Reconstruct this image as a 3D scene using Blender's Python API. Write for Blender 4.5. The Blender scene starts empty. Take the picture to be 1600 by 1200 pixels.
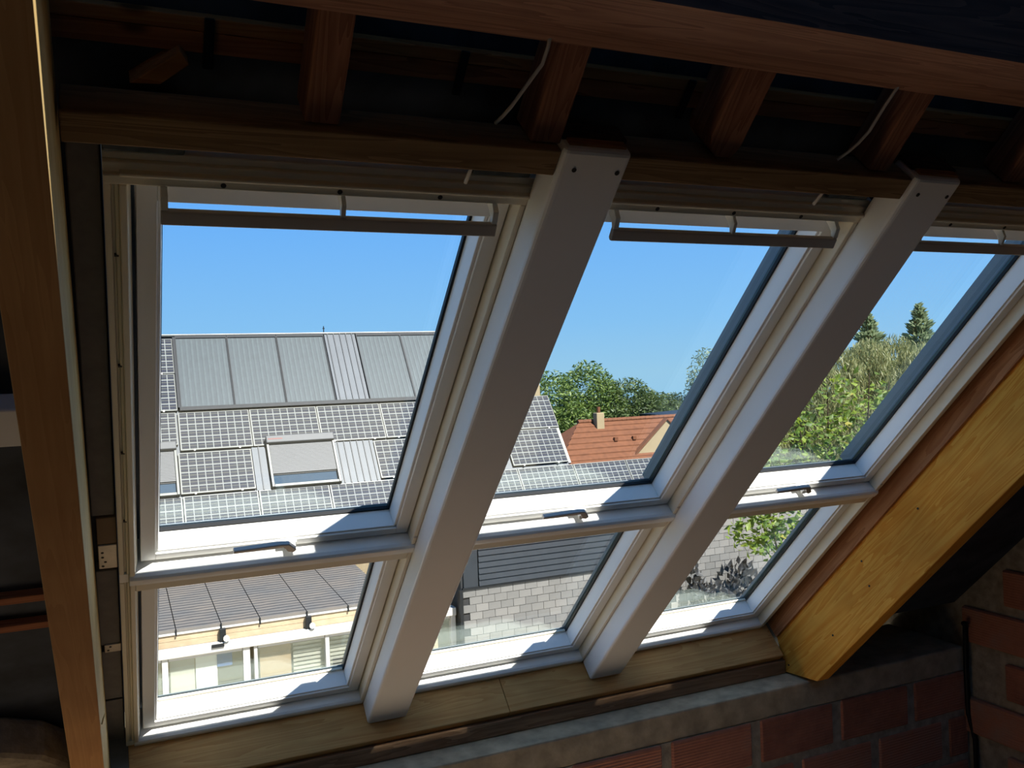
import bpy, math, random
from mathutils import Matrix, Vector
random.seed(7)
SC = bpy.context.scene
COL = SC.collection

# ------------------------------------------------------------------ camera
cam_d = bpy.data.cameras.new('camera')
cam = bpy.data.objects.new('camera', cam_d)
COL.objects.link(cam)
cam_d.sensor_fit = 'HORIZONTAL'
cam_d.sensor_width = 36.0
cam_d.lens = 1378.59 / 1600 * 36
cam_d.clip_start = 0.05
cam_d.clip_end = 500
_r, _d, _f = Vector((.91060, -.41190, -.03585)), Vector((-.03667, .00728, -.99930)), Vector((.41166, .91130, -.00847))
cam.matrix_world = Matrix(((_r.x, -_d.x, -_f.x, -.793), (_r.y, -_d.y, -_f.y, -3.123), (_r.z, -_d.z, -_f.z, 1.681), (0, 0, 0, 1)))
SC.camera = cam

# ------------------------------------------------------------------ sky, sun, exposure
def lin(c):
    c /= 255.0
    return c / 12.92 if c <= .04045 else ((c + .055) / 1.055) ** 2.4
def rgb(r, g, b, k=1.0):
    return (lin(r) * k, lin(g) * k, lin(b) * k, 1.0)
K = .29   # outdoor surfaces: albedo factor

world = bpy.data.worlds.new('sky')
SC.world = world
world.use_nodes = True
nt = world.node_tree
for n in list(nt.nodes): nt.nodes.remove(n)
out = nt.nodes.new('ShaderNodeOutputWorld')
bg = nt.nodes.new('ShaderNodeBackground')
tc = nt.nodes.new('ShaderNodeTexCoord')
sp = nt.nodes.new('ShaderNodeSeparateXYZ')
rp = nt.nodes.new('ShaderNodeValToRGB')
nt.links.new(tc.outputs['Generated'], sp.inputs[0])
nt.links.new(sp.outputs['Z'], rp.inputs[0])
nt.links.new(rp.outputs[0], bg.inputs[0])
nt.links.new(bg.outputs[0], out.inputs[0])
els = rp.color_ramp.elements
els[0].position = 0.0; els[0].color = (.36, .66, .92, 1)
els[1].position = 1.0; els[1].color = (.16, .37, .76, 1)
for p, c in ((.06, (.27, .60, 1.0, 1)), (.2, (.155, .475, 1.07, 1)), (.45, (.15, .43, 1.0, 1))):
    e = els.new(p); e.color = c
bg.inputs[1].default_value = 1.0

sun_d = bpy.data.lights.new('sun', 'SUN')
sun = bpy.data.objects.new('sun', sun_d)
COL.objects.link(sun)
sun_d.energy = 16.0
sun_d.angle = math.radians(.53)
sun_d.color = (1, .965, .92)
sun.rotation_euler = Vector((.22, -.615, .799)).to_track_quat('Z', 'Y').to_euler()
sun.location = (10, -24, 33)

SC.view_settings.view_transform = 'Standard'
SC.view_settings.look = 'None'
SC.view_settings.exposure = 0.0
SC.view_settings.gamma = 1.0
SC.view_settings.use_curve_mapping = False

# ------------------------------------------------------------------ frames of reference
# roof frame: u along the eaves (right), v up the slope, w towards the attic
S2 = math.sqrt(.5)
ROT = Matrix(((1, 0, 0), (0, -S2, -S2), (0, S2, -S2)))
ORG = Vector((0, 0, .45))
def r2w(p):
    return ROT @ Vector(p) + ORG

# ------------------------------------------------------------------ materials
MATS = {}
def mat(name):
    m = bpy.data.materials.new(name)
    m.use_nodes = True
    MATS[name] = m
    return m, m.node_tree, m.node_tree.nodes['Principled BSDF']
def node(nt, t, **kw):
    n = nt.nodes.new(t)
    for k, v in kw.items(): setattr(n, k, v)
    return n
def setramp(n, stops):
    e = n.color_ramp.elements
    while len(e) > 1: e.remove(e[-1])
    e[0].position, e[0].color = stops[0]
    for p, c in stops[1:]:
        k = e.new(p); k.color = c
def coords(nt, scale, kind='Object'):
    t = node(nt, 'ShaderNodeTexCoord'); mp = node(nt, 'ShaderNodeMapping')
    mp.inputs['Scale'].default_value = scale
    nt.links.new(t.outputs[kind], mp.inputs[0])
    return mp.outputs[0]
def noise(nt, vec, scale, detail=4, rough=.55, dist=0.0):
    n = node(nt, 'ShaderNodeTexNoise')
    n.inputs['Scale'].default_value = scale
    n.inputs['Detail'].default_value = detail
    n.inputs['Roughness'].default_value = rough
    n.inputs['Distortion'].default_value = dist
    nt.links.new(vec, n.inputs['Vector'])
    return n.outputs['Fac']
def bump(nt, b, h, strength, dist=.01):
    n = node(nt, 'ShaderNodeBump')
    n.inputs['Strength'].default_value = strength
    n.inputs['Distance'].default_value = dist
    nt.links.new(h, n.inputs['Height']); nt.links.new(n.outputs[0], b.inputs['Normal'])
def mth(nt, op, a, b=None, c=None):
    n = node(nt, 'ShaderNodeMath', operation=op)
    for i, x in enumerate((a, b, c)):
        if x is None: continue
        if isinstance(x, (int, float)): n.inputs[i].default_value = x
        else: nt.links.new(x, n.inputs[i])
    return n.outputs[0]
def mixc(nt, fac, a, b):
    n = node(nt, 'ShaderNodeMix', data_type='RGBA')
    for k, x in ((0, fac), (6, a), (7, b)):
        if isinstance(x, (int, float, tuple)): n.inputs[k].default_value = x
        else: nt.links.new(x, n.inputs[k])
    return n.outputs[2]

def plain(name, col, rough=.5, metal=0.0, var=0.0, scale=8, spec=.3, bmp=0.0):
    m, nt, b = mat(name)
    b.inputs['Roughness'].default_value = rough
    b.inputs['Metallic'].default_value = metal
    b.inputs['Specular IOR Level'].default_value = spec
    f = noise(nt, coords(nt, (1, 1, 1)), scale, 5)
    r = node(nt, 'ShaderNodeValToRGB')
    lo = tuple(c * (1 - var) for c in col[:3]) + (1,); hi = tuple(min(1, c * (1 + var)) for c in col[:3]) + (1,)
    setramp(r, [(.3, lo), (.7, hi)])
    nt.links.new(f, r.inputs[0]); nt.links.new(r.outputs[0], b.inputs['Base Color'])
    if bmp: bump(nt, b, f, bmp)
    return m

def wood(name, light, dark, axis=1, rough=.65, fine=60, knots=True, ring=.5):
    m, nt, b = mat(name)
    b.inputs['Roughness'].default_value = rough
    b.inputs['Specular IOR Level'].default_value = .1
    sc = [1, 1, 1]; sc[axis] = .06
    v = coords(nt, tuple(sc))
    wv = node(nt, 'ShaderNodeTexNoise'); wv.inputs['Scale'].default_value = 14; wv.inputs['Detail'].default_value = 3
    wv.inputs['Distortion'].default_value = 1.5
    nt.links.new(v, wv.inputs['Vector'])
    saw = mth(nt, 'FRACT', mth(nt, 'MULTIPLY', wv.outputs['Fac'], 7.0))
    f2 = noise(nt, v, fine, 4, .7)
    g = mth(nt, 'ADD', mth(nt, 'MULTIPLY', saw, ring), mth(nt, 'MULTIPLY', f2, 1 - ring))
    r = node(nt, 'ShaderNodeValToRGB'); setramp(r, [(.15, light), (.85, dark)])
    nt.links.new(g, r.inputs[0])
    c = r.outputs[0]
    big = noise(nt, coords(nt, (1, 1, 1)), 2.2, 3)
    rb = node(nt, 'ShaderNodeValToRGB'); setramp(rb, [(.3, (.72, .70, .68, 1)), (.65, (1, 1, 1, 1))])
    nt.links.new(big, rb.inputs[0])
    mx = node(nt, 'ShaderNodeMix', data_type='RGBA', blend_type='MULTIPLY')
    mx.inputs[0].default_value = 1
    nt.links.new(c, mx.inputs[6]); nt.links.new(rb.outputs[0], mx.inputs[7])
    c = mx.outputs[2]
    if knots:
        k = [3.2, 3.2, 3.2]; k[axis] = 1.5
        vo = node(nt, 'ShaderNodeTexVoronoi'); vo.inputs['Scale'].default_value = 1.6
        nt.links.new(coords(nt, tuple(k)), vo.inputs['Vector'])
        kf = node(nt, 'ShaderNodeValToRGB'); setramp(kf, [(.035, (1, 1, 1, 1)), (.075, (0, 0, 0, 1))])
        nt.links.new(vo.outputs['Distance'], kf.inputs[0])
        c = mixc(nt, kf.outputs[0], c, tuple(x * .45 for x in dark[:3]) + (1,))
    nt.links.new(c, b.inputs['Base Color'])
    bump(nt, b, g, .25, .003)
    return m

white_paint = plain('white_window_paint', rgb(247, 245, 240), .38, var=.015, scale=3)
rafter_paint = plain('white_rafter_cladding', rgb(245, 243, 239), .42, var=.02, scale=3)
cream_plastic = plain('cream_frame_profile', rgb(238, 228, 206), .45, var=.02, scale=4)
grey_paint = plain('grey_vent_bar', rgb(196, 186, 176), .4, var=.02)
rubber = plain('black_rubber', rgb(16, 17, 20), .5, var=.1)
clad = plain('dark_grey_aluminium', rgb(96, 106, 114), .4, .3, var=.05)
steel = plain('galvanised_steel', rgb(176, 168, 152), .42, .55, var=.15, scale=25)
dark_steel = plain('dark_bracket_steel', rgb(92, 98, 98), .5, .4, var=.3, scale=30)
chrome = plain('satin_chrome', rgb(176, 172, 168), .4, .35, var=.03)
screwm = plain('screw_head', rgb(66, 60, 56), .5, .4)
pine_left = wood('pine_rafter', rgb(238, 212, 150), rgb(214, 178, 112), 1)
pine_front = wood('pine_rafter_shaded', rgb(222, 166, 102), rgb(196, 138, 80), 1, ring=.3)  # front face of the same timber, shade put into a darker colour
pine_yellow = wood('yellow_treated_pine', rgb(250, 188, 84), rgb(232, 150, 50), 1, fine=40, ring=.6)
pine_pale = wood('pale_trimmer_pine', rgb(232, 184, 118), rgb(206, 148, 86), 0)
pine_pink = wood('pinkish_batten', rgb(196, 140, 96), rgb(160, 104, 66), 1)
old_wood = wood('old_reddish_wood', rgb(184, 128, 100), rgb(136, 90, 70), 1)
old_wood_x = wood('old_reddish_wood_across', rgb(186, 122, 84), rgb(136, 82, 56), 0)
old_light_x = wood('old_light_batten', rgb(196, 138, 86), rgb(150, 96, 58), 0)
header_wood = wood('brown_header_wood', rgb(168, 138, 102), rgb(124, 98, 70), 0)
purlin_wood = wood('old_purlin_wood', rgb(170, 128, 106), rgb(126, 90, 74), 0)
shade_dark_wood = wood('shaded_purlin_face', rgb(92, 60, 46), rgb(46, 32, 28), 0)  # dark brown paints shade onto the purlin's front face; also used for packing
plate_wood = wood('dark_wall_plate', rgb(172, 138, 106), rgb(124, 94, 68), 0)
underlay = plain('black_roof_underlay', rgb(58, 64, 74), .7, var=.6, scale=6)
foam = plain('dark_grey_foam', rgb(112, 108, 104), .8, var=.12, scale=30)
cable_m = plain('pale_cable', rgb(206, 200, 192), .5)
concrete = plain('grey_concrete', rgb(180, 162, 132), .85, var=.25, scale=14, bmp=.6)
mortar = plain('rough_mortar', rgb(166, 152, 130), .9, var=.3, scale=22, bmp=.8)
screed = plain('floor_screed', rgb(118, 106, 90), .85, var=.15, scale=3)
plaster = plain('attic_plaster', rgb(96, 80, 62), .85, var=.15, scale=2)

def brick_mat():
    m, nt, b = mat('red_hollow_brick')
    b.inputs['Roughness'].default_value = .9
    v = coords(nt, (1, 1, 1))
    f = noise(nt, v, 9, 5, .65)
    oi = node(nt, 'ShaderNodeObjectInfo')
    f2 = mth(nt, 'ADD', mth(nt, 'MULTIPLY', f, .7), mth(nt, 'MULTIPLY', oi.outputs['Random'], .35))
    r = node(nt, 'ShaderNodeValToRGB')
    setramp(r, [(.25, rgb(150, 92, 70)), (.55, rgb(190, 122, 92)), (.8, rgb(176, 134, 112))])
    nt.links.new(f2, r.inputs[0])
    nt.links.new(r.outputs[0], b.inputs['Base Color'])
    s = node(nt, 'ShaderNodeSeparateXYZ'); nt.links.new(v, s.inputs[0])
    w = mth(nt, 'SINE', mth(nt, 'MULTIPLY', s.outputs[2], 520))
    bump(nt, b, mth(nt, 'ADD', mth(nt, 'MULTIPLY', w, .35), f), .6, .004)
    return m
brick_m = brick_mat()

def glass_mat(name, tint, boost):
    m = bpy.data.materials.new(name); m.use_nodes = True
    nt = m.node_tree
    for n in list(nt.nodes): nt.nodes.remove(n)
    o = node(nt, 'ShaderNodeOutputMaterial'); mx = node(nt, 'ShaderNodeMixShader')
    t = node(nt, 'ShaderNodeBsdfTransparent'); g = node(nt, 'ShaderNodeBsdfGlossy')
    t.inputs[0].default_value = tint
    g.inputs['Color'].default_value = (.86, 1, .95, 1)
    g.inputs['Roughness'].default_value = .0
    lw = node(nt, 'ShaderNodeLayerWeight'); lw.inputs[0].default_value = .5
    f = mth(nt, 'POWER', lw.outputs['Facing'], 6.0)
    f = mth(nt, 'ADD', mth(nt, 'MULTIPLY', f, .38), boost)
    nt.links.new(f, mx.inputs[0]); nt.links.new(t.outputs[0], mx.inputs[1]); nt.links.new(g.outputs[0], mx.inputs[2])
    nt.links.new(mx.outputs[0], o.inputs[0])
    return m
glass = glass_mat('window_glass', (.98, .995, .99, 1), .052)

def pv_mat():
    m, nt, b = mat('photovoltaic_cells')
    t = node(nt, 'ShaderNodeTexCoord'); s = node(nt, 'ShaderNodeSeparateXYZ')
    nt.links.new(t.outputs['Object'], s.inputs[0])
    x = mth(nt, 'FRACT', mth(nt, 'MULTIPLY', s.outputs[0], 1 / .1755))
    y = mth(nt, 'FRACT', mth(nt, 'MULTIPLY', s.outputs[1], 1 / .172))
    lx = mth(nt, 'LESS_THAN', mth(nt, 'ABSOLUTE', mth(nt, 'SUBTRACT', x, .5)), .445)
    ly = mth(nt, 'LESS_THAN', mth(nt, 'ABSOLUTE', mth(nt, 'SUBTRACT', y, .5)), .43)
    cell = mth(nt, 'MULTIPLY', lx, ly)
    bus = mth(nt, 'LESS_THAN', mth(nt, 'FRACT', mth(nt, 'MULTIPLY', s.outputs[1], 2 / .172)), .34)
    f = noise(nt, t.outputs['Object'], 5, 2)
    cc = node(nt, 'ShaderNodeValToRGB'); setramp(cc, [(.35, rgb(80, 88, 118, K * .5)), (.7, rgb(92, 102, 120, K * .5))])
    nt.links.new(f, cc.inputs[0])
    c = mixc(nt, mth(nt, 'MULTIPLY', bus, .65), cc.outputs[0], rgb(150, 150, 140, K * .7))
    c = mixc(nt, cell, rgb(206, 210, 206, K * .85), c)
    nt.links.new(c, b.inputs['Base Color'])
    b.inputs['Roughness'].default_value = .45
    b.inputs['Specular IOR Level'].default_value = .1
    return m
pv_m = pv_mat()
alu = plain('panel_aluminium', rgb(160, 162, 158, K * 0.8), .4, .5, var=.05)
collector_m = plain('collector_absorber', rgb(104, 120, 128, K * .62), .45, .1, var=.12, scale=6)
collector_seam = plain('collector_seam', rgb(118, 136, 142, K * .62), .45, .1, var=.12, scale=12)
lead_dark = plain('dark_flashing', rgb(70, 74, 80, K * .5), .5, .3, var=.15)
zinc = plain('zinc_sheet', rgb(150, 158, 168, K * .6), .45, .2, var=.08, scale=3)
zinc_rib = plain('zinc_rib', rgb(116, 120, 126, K * 0.75), .45, .2)
shutter_m = plain('shutter_grey', rgb(150, 152, 156, K * .68), .5, .1, var=.04)
shutter_groove = plain('shutter_groove', rgb(140, 140, 140, K), .6)
red_print = plain('red_print', rgb(168, 96, 90, K), .5)
dark_glass = plain('dark_pane', rgb(96, 118, 138, K), .08, 0, var=.05, spec=.9)
fascia_wood = wood('beige_fascia_boards', rgb(250, 226, 190, K * 1.5), rgb(236, 208, 168, K * 1.5), 0, knots=False)
pvc = plain('white_joinery', rgb(240, 236, 228, K * 1.5), .4, var=.02)
wall_cream = plain('cream_render', rgb(232, 208, 164, K), .85, var=.05, scale=3)
tan_panel = plain('tan_panel', rgb(206, 172, 130, K), .7, var=.06)
curtain = plain('pale_blind', rgb(226, 218, 200, K), .8, var=.05)
blue_m = plain('blue_plastic', rgb(66, 108, 176, K), .5)
slate_light = None
def slate_mat():
    m, nt, b = mat('pale_grey_slate')
    b.inputs['Roughness'].default_value = .7
    oi = node(nt, 'ShaderNodeObjectInfo')
    f = noise(nt, coords(nt, (1, 1, 1)), 9, 4)
    k = mth(nt, 'ADD', mth(nt, 'MULTIPLY', oi.outputs['Random'], .55), mth(nt, 'MULTIPLY', f, .5))
    r = node(nt, 'ShaderNodeValToRGB')
    setramp(r, [(.2, rgb(150, 148, 144, K)), (.8, rgb(182, 178, 172, K))])
    nt.links.new(k, r.inputs[0]); nt.links.new(r.outputs[0], b.inputs['Base Color'])
    return m
slate_light = slate_mat()
joint_dark = plain('slate_joint', rgb(74, 74, 76, K), .9)
dark_board = plain('dark_grey_boards', rgb(66, 72, 80, K), .5, var=.1, scale=5)
def veranda_mat():
    m, nt, b = mat('ribbed_veranda_sheet')
    b.inputs['Roughness'].default_value = .55
    v = coords(nt, (1, 1, 1))
    s = node(nt, 'ShaderNodeSeparateXYZ'); nt.links.new(v, s.inputs[0])
    st = mth(nt, 'FRACT', mth(nt, 'ADD', mth(nt, 'MULTIPLY', s.outputs[1], 1 / .17), mth(nt, 'MULTIPLY', noise(nt, v, 3, 2), .5)))
    ln = mth(nt, 'LESS_THAN', st, .42)
    big = noise(nt, v, 1.6, 3)
    r = node(nt, 'ShaderNodeValToRGB'); setramp(r, [(.3, rgb(158, 154, 150, K)), (.75, rgb(184, 170, 156, K))])
    nt.links.new(big, r.inputs[0])
    c = mixc(nt, mth(nt, 'MULTIPLY', ln, .75), r.outputs[0], rgb(84, 84, 88, K))
    nt.links.new(c, b.inputs['Base Color'])
    return m
veranda_m = veranda_mat()
tile_m = plain('orange_clay_tile', rgb(202, 128, 84, K * 0.62), .8, var=.18, scale=4)
grass_m = plain('lawn', rgb(98, 112, 66, K), .9, var=.25, scale=.4)
paving = plain('pale_bounce_gravel', rgb(206, 192, 166), .9, var=.1, scale=1.2)
bark = plain('bark', rgb(92, 74, 58, K), .9, var=.2)
def leaf_mat(name, a, bcol, scale=.8, trans=.35):
    m, nt, b = mat(name)
    b.inputs['Roughness'].default_value = .55
    g = node(nt, 'ShaderNodeNewGeometry')
    r = node(nt, 'ShaderNodeValToRGB'); setramp(r, [(.1, a), (.9, bcol)])
    nt.links.new(g.outputs['Random Per Island'], r.inputs[0])
    nt.links.new(r.outputs[0], b.inputs['Base Color'])
    tr = node(nt, 'ShaderNodeBsdfTranslucent'); nt.links.new(r.outputs[0], tr.inputs[0])
    mx = node(nt, 'ShaderNodeMixShader'); mx.inputs[0].default_value = trans
    o = nt.nodes['Material Output']
    nt.links.new(b.outputs[0], mx.inputs[1]); nt.links.new(tr.outputs[0], mx.inputs[2]); nt.links.new(mx.outputs[0], o.inputs[0])
    return m
leaf_green = leaf_mat('broadleaf_green', rgb(78, 108, 48, .55), rgb(138, 162, 74, .55))
leaf_dark = leaf_mat('hedge_green', rgb(66, 92, 50, .5), rgb(118, 138, 72, .5))
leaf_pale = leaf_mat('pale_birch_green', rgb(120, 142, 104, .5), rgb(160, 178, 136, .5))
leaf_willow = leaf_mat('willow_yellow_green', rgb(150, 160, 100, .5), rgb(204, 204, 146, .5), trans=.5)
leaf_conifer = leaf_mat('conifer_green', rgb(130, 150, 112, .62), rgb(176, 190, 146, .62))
leaf_near = leaf_mat('glossy_shrub_leaf', rgb(86, 122, 28, .5), rgb(150, 172, 56, .5), trans=.45)
leaf_shadow = leaf_mat('leaf_shadow_dark', rgb(34, 36, 40, .33), rgb(58, 58, 60, .33), trans=.1)  # leaves coloured as dark as the leaf shadows they replace

# ------------------------------------------------------------------ mesh helpers
class MB:
    def __init__(s): s.v = []; s.f = []; s.mi = []; s.cur = 0
    def add(s, vs, fs):
        b = len(s.v); s.v += [tuple(p) for p in vs]
        for f in fs: s.f.append([b + i for i in f]); s.mi.append(s.cur)
        return s
    def box(s, x0, x1, y0, y1, z0, z1):
        return s.add([(x0, y0, z0), (x1, y0, z0), (x1, y1, z0), (x0, y1, z0), (x0, y0, z1), (x1, y0, z1), (x1, y1, z1), (x0, y1, z1)],
                     [(0, 3, 2, 1), (4, 5, 6, 7), (0, 1, 5, 4), (1, 2, 6, 5), (2, 3, 7, 6), (3, 0, 4, 7)])
    def hexa(s, p):
        return s.add(p, [(0, 3, 2, 1), (4, 5, 6, 7), (0, 1, 5, 4), (1, 2, 6, 5), (2, 3, 7, 6), (3, 0, 4, 7)])
    def prism(s, poly, axis, a, b):
        n = len(poly)
        def P(q, t):
            return (t, q[0], q[1]) if axis == 0 else ((q[0], t, q[1]) if axis == 1 else (q[0], q[1], t))
        vs = [P(q, a) for q in poly] + [P(q, b) for q in poly]
        fs = [tuple(range(n))[::-1], tuple(range(n, 2 * n))] + [(i, (i + 1) % n, n + (i + 1) % n, n + i) for i in range(n)]
        return s.add(vs, fs)
    def tube(s, pts, r, n=8):
        pts = [Vector(p) for p in pts]; rings = []
        for i, p in enumerate(pts):
            t = (pts[min(i + 1, len(pts) - 1)] - pts[max(i - 1, 0)]).normalized()
            a = t.orthogonal().normalized(); b = t.cross(a)
            rr = r[i] if isinstance(r, (list, tuple)) else r
            rings.append([p + rr * (math.cos(2 * math.pi * k / n) * a + math.sin(2 * math.pi * k / n) * b) for k in range(n)])
        # keep ring orientation consistent
        vs = [q for ring in rings for q in ring]; fs = []
        for i in range(len(rings) - 1):
            best = min(range(n), key=lambda o: sum((rings[i][k] - rings[i + 1][(k + o) % n]).length for k in range(n)))
            for k in range(n):
                k2 = (k + 1) % n
                fs.append((i * n + k, i * n + k2, (i + 1) * n + (k2 + best) % n, (i + 1) * n + (k + best) % n))
        fs.append(tuple(range(n))[::-1]); fs.append(tuple(range(len(vs) - n, len(vs))))
        return s.add(vs, fs)
    def cyl(s, c, ax, r, h, n=16):
        c = Vector(c); ax = Vector(ax).normalized()
        return s.tube([c, c + ax * h], r, n)
    def build(s, name, m, parent=None, origin=(0, 0, 0), rot=None, loc=None, smooth=False, bevel=0.0, seg=2):
        o3 = Vector(origin)
        me = bpy.data.meshes.new(name)
        me.from_pydata([tuple(Vector(p) - o3) for p in s.v], [], s.f)
        ms = m if isinstance(m, (list, tuple)) else [m]
        for x in ms: me.materials.append(x)
        if len(ms) > 1: me.polygons.foreach_set('material_index', s.mi)
        if smooth: me.polygons.foreach_set('use_smooth', [True] * len(me.polygons))
        me.update()
        ob = bpy.data.objects.new(name, me)
        COL.objects.link(ob)
        if parent is not None: ob.parent = parent
        if loc is not None: ob.location = loc
        if rot is not None: ob.rotation_euler = rot
        if bevel:
            bm = ob.modifiers.new('bevel', 'BEVEL'); bm.width = bevel; bm.segments = seg; bm.limit_method = 'ANGLE'; bm.angle_limit = .6
        return ob

def tag(o, label, cat=None, group=None, kind=None):
    if label: o['label'] = label
    if cat: o['category'] = cat
    if group: o['group'] = group
    if kind: o['kind'] = kind
    return o
def empty(name, loc=(0, 0, 0), rot=None):
    o = bpy.data.objects.new(name, None); COL.objects.link(o)
    o.empty_display_size = .1
    o.location = loc
    if rot is not None: o.rotation_euler = rot
    return o
RE = ROT.to_euler()
def roof_obj(name, mb, m, origin, **kw):
    """top-level mesh whose numbers are in roof coordinates"""
    return mb.build(name, m, origin=origin, loc=r2w(origin), rot=RE, **kw)
def roof_empty(name, origin):
    return empty(name, r2w(origin), RE)
def dup(o, parent=None):
    c = o.copy(); COL.objects.link(c)
    if parent is not None: c.parent = parent
    return c

# ------------------------------------------------------------------ attic shell (roof lining, floor, far walls)
# black underlay on the window slope, cut out round the six windows, and the slope behind the camera
U0, U1 = -4.0, 3.2
WU = -.135
TOPV = 4.45
mb = MB()
def sheet(u0, u1, v0, v1, w=WU, t=.02):
    mb.box(u0, u1, v0, v1, w - t, w)
sheet(U0, -.797, -1.2, TOPV)
sheet(1.866, U1, -1.2, TOPV)
sheet(-.797, 1.866, 2.216, TOPV)
sheet(-.797, 1.866, -1.2, -.013)
sheet(.021, .123, -.013, 2.216)
sheet(.941, 1.043, -.013, 2.216)
sheet(1.968, 2.8795, .12, TOPV - .2, .03, .01)  # black sheet standing in for the unlit void right of the yellow rafter
ceil = roof_obj('ceiling', mb, underlay, (-.5, 2.4, -.14))
tag(ceil, 'black roof underlay lining the sloping attic roof', 'roof lining', kind='structure')

rz = r2w((0, TOPV, WU))       # ridge
mb = MB()
yb = rz.y - (rz.z - .6)
def rear(x0, x1, t0, t1):
    # strip of the rear slope between t0 and t1 (0 ridge, 1 knee wall)
    ya, za = rz.y + (yb - rz.y) * t0, rz.z + (.6 - rz.z) * t0
    yc, zc = rz.y + (yb - rz.y) * t1, rz.z + (.6 - rz.z) * t1
    mb.prism([(ya, za), (yc, zc), (yc, zc + .05), (ya, za + .05)], 0, x0, x1)
RX0, RX1, RT0, RT1 = -3.9, 2.4, .02, .2  # unseen opening added in the rear slope to brighten the attic
rear(U0, U1, 0, RT0); rear(U0, U1, RT1, 1); rear(U0, RX0, RT0, RT1); rear(RX1, U1, RT0, RT1)
o = mb.build('ceiling_back', plaster, origin=(0, -4, 2), loc=(0, -4, 2)); tag(o, 'rear slope of the attic roof behind the viewer, with an added opening that lights the attic', 'roof lining', kind='structure')
FZ = -.55
mb = MB().box(U0, 3.2, -6.0, .35, FZ - .12, FZ)
o = mb.build('floor', screed, origin=(0, -2, FZ), loc=(0, -2, FZ)); tag(o, 'bare grey screed attic floor', 'floor', kind='structure')
mb = MB().box(U0 - .15, U0, -6.1, .4, FZ, 4.2)
o = mb.build('wall_left', plaster, origin=(U0, -3, 0), loc=(U0, -3, 0)); tag(o, 'rough gable wall far left of the windows', 'wall', kind='structure')
mb = MB().box(U0, 3.2, -6.15, yb, FZ, .7)
o = mb.build('wall_back', plaster, origin=(0, -6, 0), loc=(0, -6, 0)); tag(o, 'low knee wall behind the viewer', 'wall', kind='structure')

# ------------------------------------------------------------------ brick knee wall under the windows
YF = -.155
mb = MB().box(U0, 2.9, YF, .3, FZ, .196)
wf = mb.build('wall_front', mortar, origin=(0, YF, 0), loc=(0, YF, 0)); tag(wf, 'brick knee wall below the roof windows', 'wall', kind='structure')
mb = MB(); x = 0
bw, bh = .40, .178
brick_me = None
def brick_mesh():
    m = MB()
    m.box(-bw / 2, bw / 2, -.02, .02, -bh / 2, bh / 2)
    o = m.build('brick', brick_m, bevel=.006, seg=1)
    return o
first = brick_mesh()
n_b = 0
for row, zc in enumerate([.195 - bh / 2 - .212 * k for k in range(3)]):
    x = -1.05 + (.22 if row == 1 else 0)
    while x < 2.86:
        w_ = min(bw, 2.87 - x)
        b_ = first if n_b == 0 else dup(first)
        b_.parent = wf
        b_.location = (x + w_ / 2, .013 + random.uniform(-.003, .002), zc)
        b_.scale = (w_ / bw, 1, 1)
        b_.rotation_euler = (0, random.uniform(-.012, .012), random.uniform(-.01, .01))
        n_b += 1
        x += bw + .048
# concrete tie beam on the bricks, its thin bright arris crumbling
mb = MB().box(U0, 2.88, YF, .3, .196, .312)
o = mb.build('concrete_tie_beam', concrete, origin=(0, 0, .2), loc=(0, 0, .2), bevel=.008)
tag(o, 'rough grey concrete tie beam capping the brick knee wall', 'concrete beam')
mb = MB().box(U0, 1.898, -.028, .11, .3135, .372)
o = mb.build('wall_plate', plate_wood, origin=(0, 0, .31), loc=(0, 0, .3135), bevel=.004)
o.location = (0, 0, .31)
tag(o, 'dark brown wall plate lying on the concrete tie beam', 'beam')

# right gable wall with bricks, top cut along the slope
GX = 2.88
def gable_poly(w):
    a = r2w((0, -.18, w)); b = r2w((0, TOPV, w))
    return [(-6.0, FZ), (.9, FZ), (.9, a.z + a.y - .9), (a.y, a.z), (b.y, b.z), (-6.0, b.z - 1.6)]
mb = MB().prism(gable_poly(-.134), 0, GX + .008, GX + .2)
wr = mb.build('wall_right', mortar, origin=(GX, -1, 0), loc=(GX, -1, 0)); tag(wr, 'brick gable wall to the right of the windows', 'wall', kind='structure')
gm = None; rows = 0
for row in range(11):
    z0 = -.52 + row * .215
    y = -.20 - (row % 2) * .22 + .05
    while y > -1.9:
        y0, y1 = y - .36, y
        lim = r2w((0, 0, .03))
        # top of the wall at this y:  z = -y + c
        a = r2w((0, 0, .03)); zt = a.z + a.y - y1
        if z0 + .165 < zt - .02:
            if gm is None:
                gm = MB().box(-.02, .02, -.18, .18, -.0825, .0825).build('brick', brick_m, parent=wr, bevel=.006, seg=1); b_ = gm
            else:
                b_ = dup(gm, wr)
            b_.location = (.004 + random.uniform(-.004, .004), (y0 + y1) / 2 + 1, z0 + .0825)
            b_.rotation_euler = (random.uniform(-.02, .02), 0, random.uniform(-.01, .01))
        y -= .36 + .05

o = MB().tube([(2.82, -.2, .44), (2.845, -.19, .435), (2.858, -.178, .40), (2.86, -.175, .2), (2.862, -.178, .0), (2.875, -.2, -.12), (2.86, -.215, -.3), (2.87, -.22, -.54)], .012, 8).build('black_conduit', rubber, origin=(2.86, -.18, 0), loc=(2.86, -.18, 0), smooth=True)
tag(o, 'black conduit running down the corner of the brick walls', 'cable')

# ------------------------------------------------------------------ timbers round the windows
o = roof_empty('trimmer_beam', (.5, -.09, 0))
MB().box(-.79, .547, -.17, -.014, -.12, .061).build('timber', pine_pale, o, origin=(.5, -.09, 0), bevel=.003)
MB().box(.549, 1.884, -.17, -.014, -.12, .061).build('timber', pine_pale, o, origin=(.5, -.09, 0), bevel=.003)
tag(o, 'pale planed pine trimmer under the three window columns', 'beam')

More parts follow.
